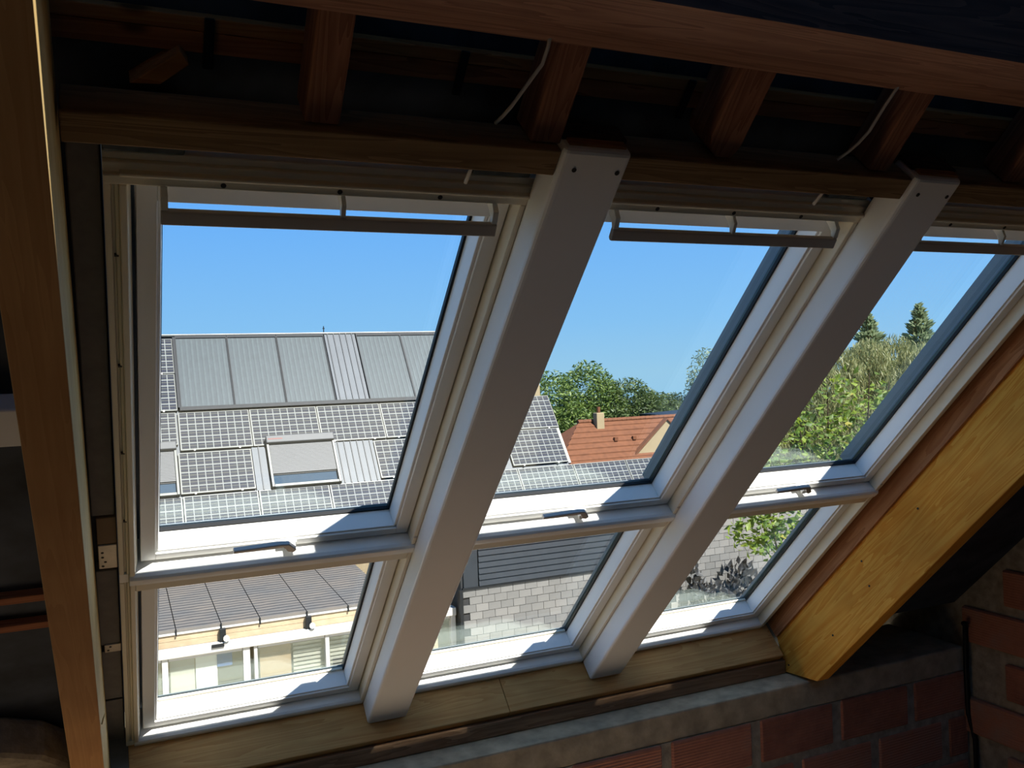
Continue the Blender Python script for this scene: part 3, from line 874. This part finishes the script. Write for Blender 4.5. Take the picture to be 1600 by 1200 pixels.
for i, x in enumerate(xs[1:-1]):
    vp(MB().box(x - .012, x + .012, VF - .15, VF - .105, VZ0 - .11, VZ0 - .0), 'edge_clip', lead_dark)
for x in (.82, 2.33):
    g = vp(MB().box(x - .06, x + .05, VF - .2, VF - .135, VZ0 - .36, VZ0 - .08), 'hinge_bracket', lead_dark, bevel=.01)
    vp(MB().cyl((x + .05, VF - .22, VZ0 - .25), (0, -1, 0), .055, .04, 10), 'hinge_knob', pvc)
vp(MB().box(.62, .83, VF - .25, VF - .21, VZ0 - .385, VZ0 - .33), 'gutter_end', lead_dark)
# posts, panes, what stands behind the panes
VT = VZ0 - .47
for x, w in ((-1.75, .1), (-.2, .1), (1.15, .12), (1.34, .06), (2.62, .075), (3.95, .1), (5.1, .1)):
    vp(MB().box(x, x + w, VF - .17, VF - .05, GZ + .02, VT), 'post', pvc, bevel=.008)
for x0, x1 in ((-1.64, -.21), (-.09, 1.14), (1.41, 2.61), (2.70, 3.94), (4.06, 5.09)):
    vp(MB().box(x0, x1, VF - .12, VF - .11, GZ + .1, VT - .06), 'pane', glass)
    vp(MB().box(x0, x1, VF - .15, VF - .08, VT - .06, VT), 'head_rail', pvc)
for x0, x1, m in ((-.06, .34, curtain), (.36, .72, pvc), (1.46, 2.02, tan_panel)):
    vp(MB().box(x0, x1, VF + .02, VF + .05, GZ + .4, VT - .1), 'inner_panel', m)
for x0, x1 in ((2.06, 2.58), (2.74, 3.2), (3.3, 3.9)):
    bl = MB(); z = VT - .12
    while z > VT - 1.6:
        bl.box(x0, x1, VF + .02, VF + .05, z - .045, z); z -= .075
    b_ = vp(bl, 'blind_slats', curtain); b_['kind'] = 'stuff'
vp(MB().box(.72, .98, VF + .0, VF + .04, VT - .33, VT - .08), 'blue_sign', blue_m)
vp(MB().box(-1.7, 5.1, VF + 2.0, VF + 2.1, GZ, VT), 'inner_wall', wall_cream)
tag(ve, 'glazed veranda with ribbed roof in front of the solar house', 'veranda')
ch = empty('blue_chair', (2.78, VF - .55, GZ + .02))
MB().box(-.22, .22, -.22, .22, .42, .47).build('seat', blue_m, ch, bevel=.02)
MB().box(-.22, .22, .18, .23, .47, .9).build('backrest', blue_m, ch, bevel=.02)
for sx in (-.2, .17):
    for sy in (-.2, .17): MB().box(sx, sx + .03, sy, sy + .03, 0, .42).build('leg', blue_m, ch)
ch.location = (2.98, VF - .55, GZ + 1.0)
ch.scale = (.75, .75, .75)
tb = empty('raised_deck', (2.9, VF - .6, GZ + .02))
MB().box(-1.6, 2.0, -.5, .35, 0, .98).build('deck', paving, tb); tag(tb, 'low pale terrace step in front of the veranda', 'terrace')
tag(ch, 'blue plastic chair in front of the veranda', 'chair')

# --- slate-hung annexe with dark boarding
AY = 13.0
an = empty('annexe', (8, AY, GZ))
def ap(mbb, name, m, **kw): return mbb.build(name, m, an, origin=(8, AY, GZ), **kw)
ap(MB().box(5.25, 16.0, AY + .012, AY + .25, GZ, -1.42), 'wall', joint_dark)
ap(MB().box(5.25, 5.5, AY + .25, AY + 1.5, GZ, -1.42), 'side_wall', joint_dark)
ap(MB().prism([(AY - .1, -1.42), (AY + 1.6, -1.46), (AY + 1.6, -1.40), (AY - .1, -1.36)], 0, 5.2, 16.1), 'flat_roof', lead_dark)
ap(MB().box(5.2, 5.27, AY - .05, AY + .02, GZ, -2.44), 'corner_post', lead_dark)
# dark boards over the slates
ap(MB().box(5.3, 5.6, AY - .03, AY + .01, -2.42, -1.42), 'cover_board', dark_board)
z = -2.405
while z < -1.5:
    ap(MB().hexa([(5.62, AY - .055, z), (9.95, AY - .055, z), (9.95, AY + .01, z), (5.62, AY + .01, z), (5.62, AY - .03, z + .112), (9.95, AY - .03, z + .112), (9.95, AY + .01, z + .112), (5.62, AY + .01, z + .112)]), 'dark_board', dark_board)
    z += .118
ap(MB().box(5.27, 9.97, AY - .04, AY + .01, -2.455, -2.41), 'drip_rail', lead_dark)
# slates
TW, TZ = .268, .152
sl = None; rest = MB(); nsl = 0
def slate(x, z, w):
    global sl, nsl
    if sl is None:
        sl = MB().hexa([(-TW / 2 + .004, -.014, -TZ / 2 + .004), (TW / 2 - .004, -.014, -TZ / 2 + .004), (TW / 2 - .004, .011, -TZ / 2 + .004), (-TW / 2 + .004, .011, -TZ / 2 + .004),
                        (-TW / 2 + .004, -.006, TZ / 2 - .003), (TW / 2 - .004, -.006, TZ / 2 - .003), (TW / 2 - .004, .011, TZ / 2 - .003), (-TW / 2 + .004, .011, TZ / 2 - .003)]).build('slate', slate_light, an); q = sl
    else: q = dup(sl, an)
    q.location = (x - 8, random.uniform(-.003, .001), z - GZ)
    q.rotation_euler = (0, random.uniform(-.008, .008), random.uniform(-.01, .01)); nsl += 1
for r in range(22):
    z = -2.455 - TZ * (r + .5) + TZ * 10
    x = 5.28 + (TW / 2 if r % 2 else 0) + TW / 2
    while x < 15.8:
        left = z < -2.46 and x < 9.9
        right = x > 9.98 + TW / 2
        if left or right:
            big = (left and z > -3.75) or (right and x < 14.0 and -3.2 < z < -1.4)
            if z > -1.46: pass
            elif big and nsl < 300: slate(x, z, TW)
            elif GZ + .1 < z < -1.45: rest.box(x - TW / 2 + .004, x + TW / 2 - .004, AY - .012, AY + .011, z - TZ / 2 + .004, z + TZ / 2 - .003)
        x += TW
q = ap(rest, 'slate_field', slate_light); q['kind'] = 'stuff'
tag(an, 'low annexe hung with pale slates under dark boarding', 'outbuilding')

# --- house with orange tiles
oh = empty('tiled_house', (24, 38, GZ))
def op(mbb, name, m, **kw): return mbb.build(name, m, oh, origin=(24, 38, GZ), **kw)
HRY, HRZ, HS = 37.0, -.80, math.tan(math.radians(40))
nrow = 15
for r in range(nrow):
    d0, d1 = r * .30, (r + 1) * .30 + .04
    hip = 1.05
    xl0, xl1 = 21.06 - d0 * hip, 21.06 - d1 * hip
    xr0, xr1 = 27.5, 27.5
    za, zb_ = HRZ - d0 * HS, HRZ - d1 * HS
    op(MB().hexa([(xl1, HRY - d1, zb_ - .02), (xr1, HRY - d1, zb_ - .02), (xr0, HRY - d0, za - .08), (xl0, HRY - d0, za - .08),
                  (xl1, HRY - d1, zb_ + .07), (xr1, HRY - d1, zb_ + .07), (xr0, HRY - d0, za), (xl0, HRY - d0, za)]), 'tile_course', tile_m)
mb = MB()
for k in range(22):
    x = 21.0 + k * .29
    mb.cyl((x, HRY, HRZ), (1, 0, .05), .12, .28, 8)
q = op(mb, 'ridge_tiles', tile_m); q['kind'] = 'stuff'
op(MB().prism([(HRY, HRZ - .1), (HRY + 4.5, HRZ - 3.8), (HRY + 4.5, HRZ - 3.9), (HRY, HRZ - .2)], 0, 21.1, 27.5), 'rear_roof', tile_m)
op(MB().prism([(HRY - 4.2, HRZ - 3.7), (HRY + 4.2, HRZ - 3.7), (HRY + 4.2, GZ), (HRY - 4.2, GZ)], 0, 17.5, 27.3), 'wall', wall_cream)
op(MB().add([(21.06, HRY, HRZ - .02), (16.35, HRY - 4.5, HRZ - 3.78), (16.35, HRY + 4.5, HRZ - 3.78), (21.06, HRY, HRZ - .15), (16.4, HRY - 4.4, HRZ - 3.9), (16.4, HRY + 4.4, HRZ - 3.9)], [(0, 2, 1), (3, 4, 5), (0, 1, 4, 3), (1, 2, 5, 4), (2, 0, 3, 5)]), 'hip_end', tile_m)
op(MB().add([(21.06, HRY, HRZ - .02), (21.06, HRY + 4.5, HRZ - 3.78), (16.35, HRY + 4.5, HRZ - 3.78), (21.06, HRY, HRZ - .15), (21.06, HRY + 4.4, HRZ - 3.9), (16.4, HRY + 4.4, HRZ - 3.9)], [(0, 1, 2), (3, 5, 4), (0, 3, 4, 1), (1, 4, 5, 2), (2, 5, 3, 0)]), 'rear_hip', tile_m)
# front wing: cream gable with tiled rake
GY = 35.0
op(MB().prism([(20.75, -4.6), (25.1, -.82), (29.45, -4.6), (29.45, GZ), (20.75, GZ)], 1, GY, GY + .25), 'gable_wall', wall_cream)
op(MB().prism([(20.6, -4.62), (25.1, -.74), (25.1, -.81), (20.75, -4.62)], 1, GY - .08, GY + .25), 'wing_roof', tile_m)
op(MB().prism([(29.6, -4.62), (25.1, -.74), (25.1, -.81), (29.45, -4.62)], 1, GY - .08, GY + .25), 'wing_roof', tile_m)
op(MB().box(21.85, 22.3, 36.5, 36.9, -1.5, -.35), 'chimney', wall_cream, bevel=.03)
op(MB().cyl((22.07, 36.7, -.35), (0, 0, 1), .1, .3, 8), 'chimney_pot', tile_m)
for x, d in ((22.4, 1.15), (23.5, 1.15), (25.0, 1.2)):
    op(MB().box(x, x + .2, HRY - d - .15, HRY - d, HRZ - d * HS - .02, HRZ - d * HS + .16), 'vent_tile', tile_m)
tag(oh, 'house with an orange clay tiled roof and pale chimney among the trees', 'house')
dr = empty('distant_roof', (34, 44, GZ))
MB().prism([(-2.9, -.0), (3, 0), (3, 4.25), (0, 4.2), (-2.9, 4.1)], 1, -1, 3).build('building', lead_dark, dr)
tag(dr, 'dark flat roof of a building behind the orange tiled house', 'building')

# ------------------------------------------------------------------ trees
def foliage(mb, blobs, n, size, rnd, droop=0.0, aspect=1.6):
    tot = sum(b[3] * b[4] * b[5] for b in blobs) ** 1.0
    ws = [b[3] * b[4] + b[4] * b[5] for b in blobs]; W = sum(ws)
    for (cx, cy, cz, rx, ry, rz), w in zip(blobs, ws):
        for _ in range(int(n * w / W)):
            th = rnd.uniform(0, 2 * math.pi); ph = math.acos(rnd.uniform(-1, 1)); rr = rnd.uniform(.55, 1.03) ** .6
            p = Vector((cx + rx * rr * math.sin(ph) * math.cos(th), cy + ry * rr * math.sin(ph) * math.sin(th), cz + rz * rr * math.cos(ph)))
            if droop: a = Vector((rnd.gauss(0, .42), rnd.gauss(0, .42), -1)).normalized()
            else: a = Vector((rnd.gauss(0, 1), rnd.gauss(0, 1), rnd.gauss(0, .7))).normalized()
            b = a.cross(Vector((rnd.gauss(0, 1), rnd.gauss(0, 1), rnd.gauss(0, 1)))).normalized()
            s = size * rnd.uniform(.6, 1.3)
            L = s * aspect * (1 + droop); w_ = s * .5
            mb.add([p - a * L * .5, p + b * w_ * .5, p + a * L * .5, p - b * w_ * .5], [(0, 1, 2, 3)])
def tree(name, base, blobs, n, size, m, label, group=None, trunk=.3, droop=0.0, aspect=1.6, seed=1, cat='tree'):
    rnd = random.Random(seed)
    e = empty(name, base)
    top = max(b[2] for b in blobs)
    b0 = Vector(base)
    MB().tube([(0, 0, 0), (.1, .05, (top - b0.z) * .5), (0, 0, top - b0.z)], [trunk, trunk * .7, trunk * .2], 8).build('trunk', bark, e)
    mb = MB(); foliage(mb, blobs, n, size, rnd, droop, aspect)
    f = mb.build('foliage', m, e, origin=base); f['kind'] = 'stuff'
    tag(e, label, cat, group)
    return e
G = 'trees beyond the roofs'
tree('broadleaf_tree', (27.2, 52, GZ), [(27.2, 52, -1.2, 2.2, 2.2, 3.2), (26.2, 52.5, -2.6, 2.2, 2, 3.0), (28.2, 51, -3, 1.8, 2, 2.6)], 12000, .2, leaf_green, 'bushy green tree beside the pale roof verge', G, seed=2)
tree('broadleaf_tree', (30.6, 53, GZ), [(30.6, 53, -.6, 2.3, 2.2, 3.25), (29.6, 52.4, -2.2, 2.3, 2, 2.6), (31.8, 52.6, -1.6, 1.9, 2, 2.9)], 14000, .2, leaf_green, 'tallest round green tree behind the orange roof', G, seed=3)
tree('broadleaf_tree', (33.6, 52, GZ), [(33.4, 52, -1.7, 2.5, 2.2, 3.0), (34.9, 52, -2.3, 1.9, 2, 2.6), (31.6, 51.2, -3, 2.2, 1.8, 2.4)], 14000, .19, leaf_dark, 'dull green tree right of the tallest round tree', G, seed=4)
tree('broadleaf_tree', (37.3, 54, GZ), [(37.0, 54, -1.9, 2.2, 1.8, 2.1), (39.2, 54.5, -2.0, 2.2, 1.8, 2.0), (36, 53.5, -2.6, 2, 1.8, 2.2)], 10000, .19, leaf_dark, 'low green tree above the dark distant roof', G, seed=5)
tree('birch', (41, 53, GZ), [(41.2, 53, .8, 1.6, 1.5, 2.6), (41.0, 53, -1, 1.9, 1.5, 2.8), (41.3, 53, -3, 2.2, 1.8, 2.8)], 5200, .18, leaf_pale, 'pale airy tree at the right edge of the middle pane', G, seed=6)
def conifer(base, h, r, label, seed):
    rnd = random.Random(seed); e = empty('conifer', base); b0 = Vector(base)
    MB().tube([(0, 0, 0), (0, 0, h * .98)], [.35, .05], 8).build('trunk', bark, e)
    mb = MB()
    for _ in range(4200):
        t = rnd.random() ** .75; z = h * (1 - t * .92); rad = r * t ** .8 * rnd.uniform(.35, 1.05) * (1 + .22 * math.sin(z * 5 + 2 * math.sin(seed)))
        th = rnd.uniform(0, 2 * math.pi)
        p = Vector((rad * math.cos(th), rad * math.sin(th), z)); a = Vector((math.cos(th), math.sin(th), .55)).normalized()
        b = a.cross(Vector((rnd.gauss(0, 1), rnd.gauss(0, 1), 1))).normalized(); s = .34 * rnd.uniform(.7, 1.4)
        mb.add([p - a * s, p + b * s * .4, p + a * s, p - b * s * .4], [(0, 1, 2, 3)])
    f = mb.build('foliage', leaf_conifer, e); f['kind'] = 'stuff'
    tag(e, label, 'tree', 'conifers in the right pane')
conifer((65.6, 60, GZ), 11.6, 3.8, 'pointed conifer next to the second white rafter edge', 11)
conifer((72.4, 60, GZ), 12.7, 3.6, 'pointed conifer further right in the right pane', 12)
tree('willow', (43.2, 41, GZ), [(41.3, 41, -1.0, 1.9, 2, 2.9), (43.4, 41.6, -.1, 1.5, 2, 3.0), (45.4, 41, .2, 1.6, 2, 3.1), (48.0, 41, .3, 1.8, 2, 3.2), (42.8, 40, -3.3, 4, 2, 2.6), (50.5, 41, -.4, 2.5, 2, 3.4), (47, 40, -3.3, 4, 2, 2.8)], 34000, .13, leaf_willow, 'yellowish weeping willow filling the right pane', G, trunk=.4, droop=.8, aspect=2.2, seed=8)
tree('willow', (38.4, 43, GZ), [(39.2, 43, -1.8, 2.4, 2, 3.6), (37.6, 43, -3, 2.2, 2, 2.6)], 12000, .13, leaf_willow, 'smaller weeping willow beside the second white rafter', G, droop=.7, aspect=2.2, seed=9)

# near shrub with large leaves: the biggest ones are parts of their own
nb = Vector((8.6, 6.4, GZ))
sh = empty('leafy_shrub', nb)
rnd = random.Random(21)
def stem(p0, p1): return [Vector(p0), (Vector(p0) + Vector(p1)) / 2 + Vector((rnd.uniform(-.15, .15), rnd.uniform(-.15, .15), .1)), Vector(p1)]
for p1 in ((-.9, -.2, 6.0), (-.2, 0, 6.5), (.5, -.1, 6.75), (1.1, .1, 6.6), (-1.4, -.1, 5.0), (.9, -.2, 5.9)):
    MB().tube(stem((rnd.uniform(-.1, .1), 0, 0), p1), [.045, .028, .008], 6).build('stem', bark, sh)
def leaf_geo(mb, p, a, b, s):
    n = a.cross(b)
    mb.add([p, p + a * s * .45 + b * s * .30 + n * s * .07, p + a * s * 1.05 - n * s * .10, p + a * s * .45 - b * s * .30 + n * s * .07, p + a * s * .5], [(0, 1, 4), (1, 2, 4), (2, 3, 4), (3, 0, 4)])
lm = MB(); leaf_geo(lm, Vector((0, 0, 0)), Vector((1, 0, 0)), Vector((0, 1, 0)), 1.0)
leaf0 = lm.build('leaf', leaf_near, sh)
lvar = [leaf_mat('shrub_leaf_%s' % k, c1, c2, trans=.45) for k, c1, c2 in (('fresh', rgb(110, 146, 40, .33), rgb(126, 160, 48, .33)), ('deep', rgb(78, 112, 30, .33), rgb(92, 126, 38, .33)), ('yellow', rgb(214, 206, 70, .33), rgb(226, 214, 88, .33)), ('light', rgb(160, 182, 66, .33), rgb(174, 192, 78, .33)))]
meshes = []
for m in lvar:
    c = leaf0.data.copy(); c.materials.clear(); c.materials.append(m); meshes.append(c)
blobs = [(-1.0, 0, 5.9, .75, .6, .75), (-.3, 0, 6.2, .75, .6, .75), (.5, 0, 6.2, .8, .6, .62), (1.2, .1, 6.2, .7, .6, .33), (-1.3, 0, 5.2, .6, .5, .7), (-.5, 0, 5.5, .9, .6, .7), (.5, 0, 5.5, .9, .6, .7), (-1.5, 0, 4.7, .45, .4, .33), (.3, 0, 4.8, .9, .6, .33), (-.9, .05, 4.5, .6, .4, .33), (0, .0, 4.3, 1.0, .5, .7)]
mbS = MB(); cnt = 0
for i in range(2100):
    cx, cy, cz, rx, ry, rz_ = blobs[i % len(blobs)]
    th = rnd.uniform(0, 2 * math.pi); ph = math.acos(rnd.uniform(-1, 1)); rr = rnd.uniform(.2, 1) ** .5
    p = Vector((cx + rx * rr * math.sin(ph) * math.cos(th), cy + ry * rr * math.sin(ph) * math.sin(th), cz + rz_ * rr * math.cos(ph)))
    a = Vector((rnd.gauss(0, .8), rnd.gauss(-.2, .33), rnd.gauss(-.15, .33))).normalized()
    b = a.cross(Vector((rnd.gauss(0, .5), rnd.gauss(-.5, .5), 1))).normalized()
    s = rnd.uniform(.085, .15)
    front = p.y < -.05
    if front and cnt < 240:
        q = leaf0 if cnt == 0 else dup(leaf0, sh)
        q.data = meshes[rnd.choice([0, 0, 0, 1, 1, 1, 1, 2, 3])]
        n = a.cross(b)
        q.matrix_local = Matrix(((a.x, b.x, n.x, p.x), (a.y, b.y, n.y, p.y), (a.z, b.z, n.z, p.z), (0, 0, 0, 1))) @ Matrix.Diagonal((s, s, s, 1))
        cnt += 1
    else: leaf_geo(mbS, p, a, b, s)
f = mbS.build('foliage', leaf_near, sh); f['kind'] = 'stuff'
tag(sh, 'leafy shrub with large yellow green leaves close to the right window', 'shrub')
# dark bush standing in for leaf shadows on the slates
dp = empty('leaf_shadow_bush', (11.4, AY - .35, GZ))
mbD = MB(); rnd = random.Random(5)
for i in range(900):
    x = rnd.uniform(-1.0, 1.35); top = 2.25 + .25 * math.sin(x * 5) + .15 * math.sin(x * 13 + 1)
    p = Vector((x, rnd.uniform(-.2, .2), rnd.uniform(.3, 1) * top))
    a = Vector((rnd.gauss(0, .5), rnd.gauss(0, .3), rnd.gauss(.6, .5))).normalized(); b = a.cross(Vector((rnd.gauss(0, .4), -1, rnd.gauss(0, .3)))).normalized()
    leaf_geo(mbD, p, a, b, rnd.uniform(.14, .24))
f = mbD.build('foliage', leaf_shadow, dp); f['kind'] = 'stuff'
for x in (-.6, 0, .6, 1.0): MB().tube([(x * .3, 0, 0), (x * .8, 0, 1.2), (x, 0, 2.2)], [.03, .02, .006], 6).build('stem', bark, dp)
tag(dp, 'dark bush standing in for leaf shadows on the pale slates, lower right window', 'shrub')
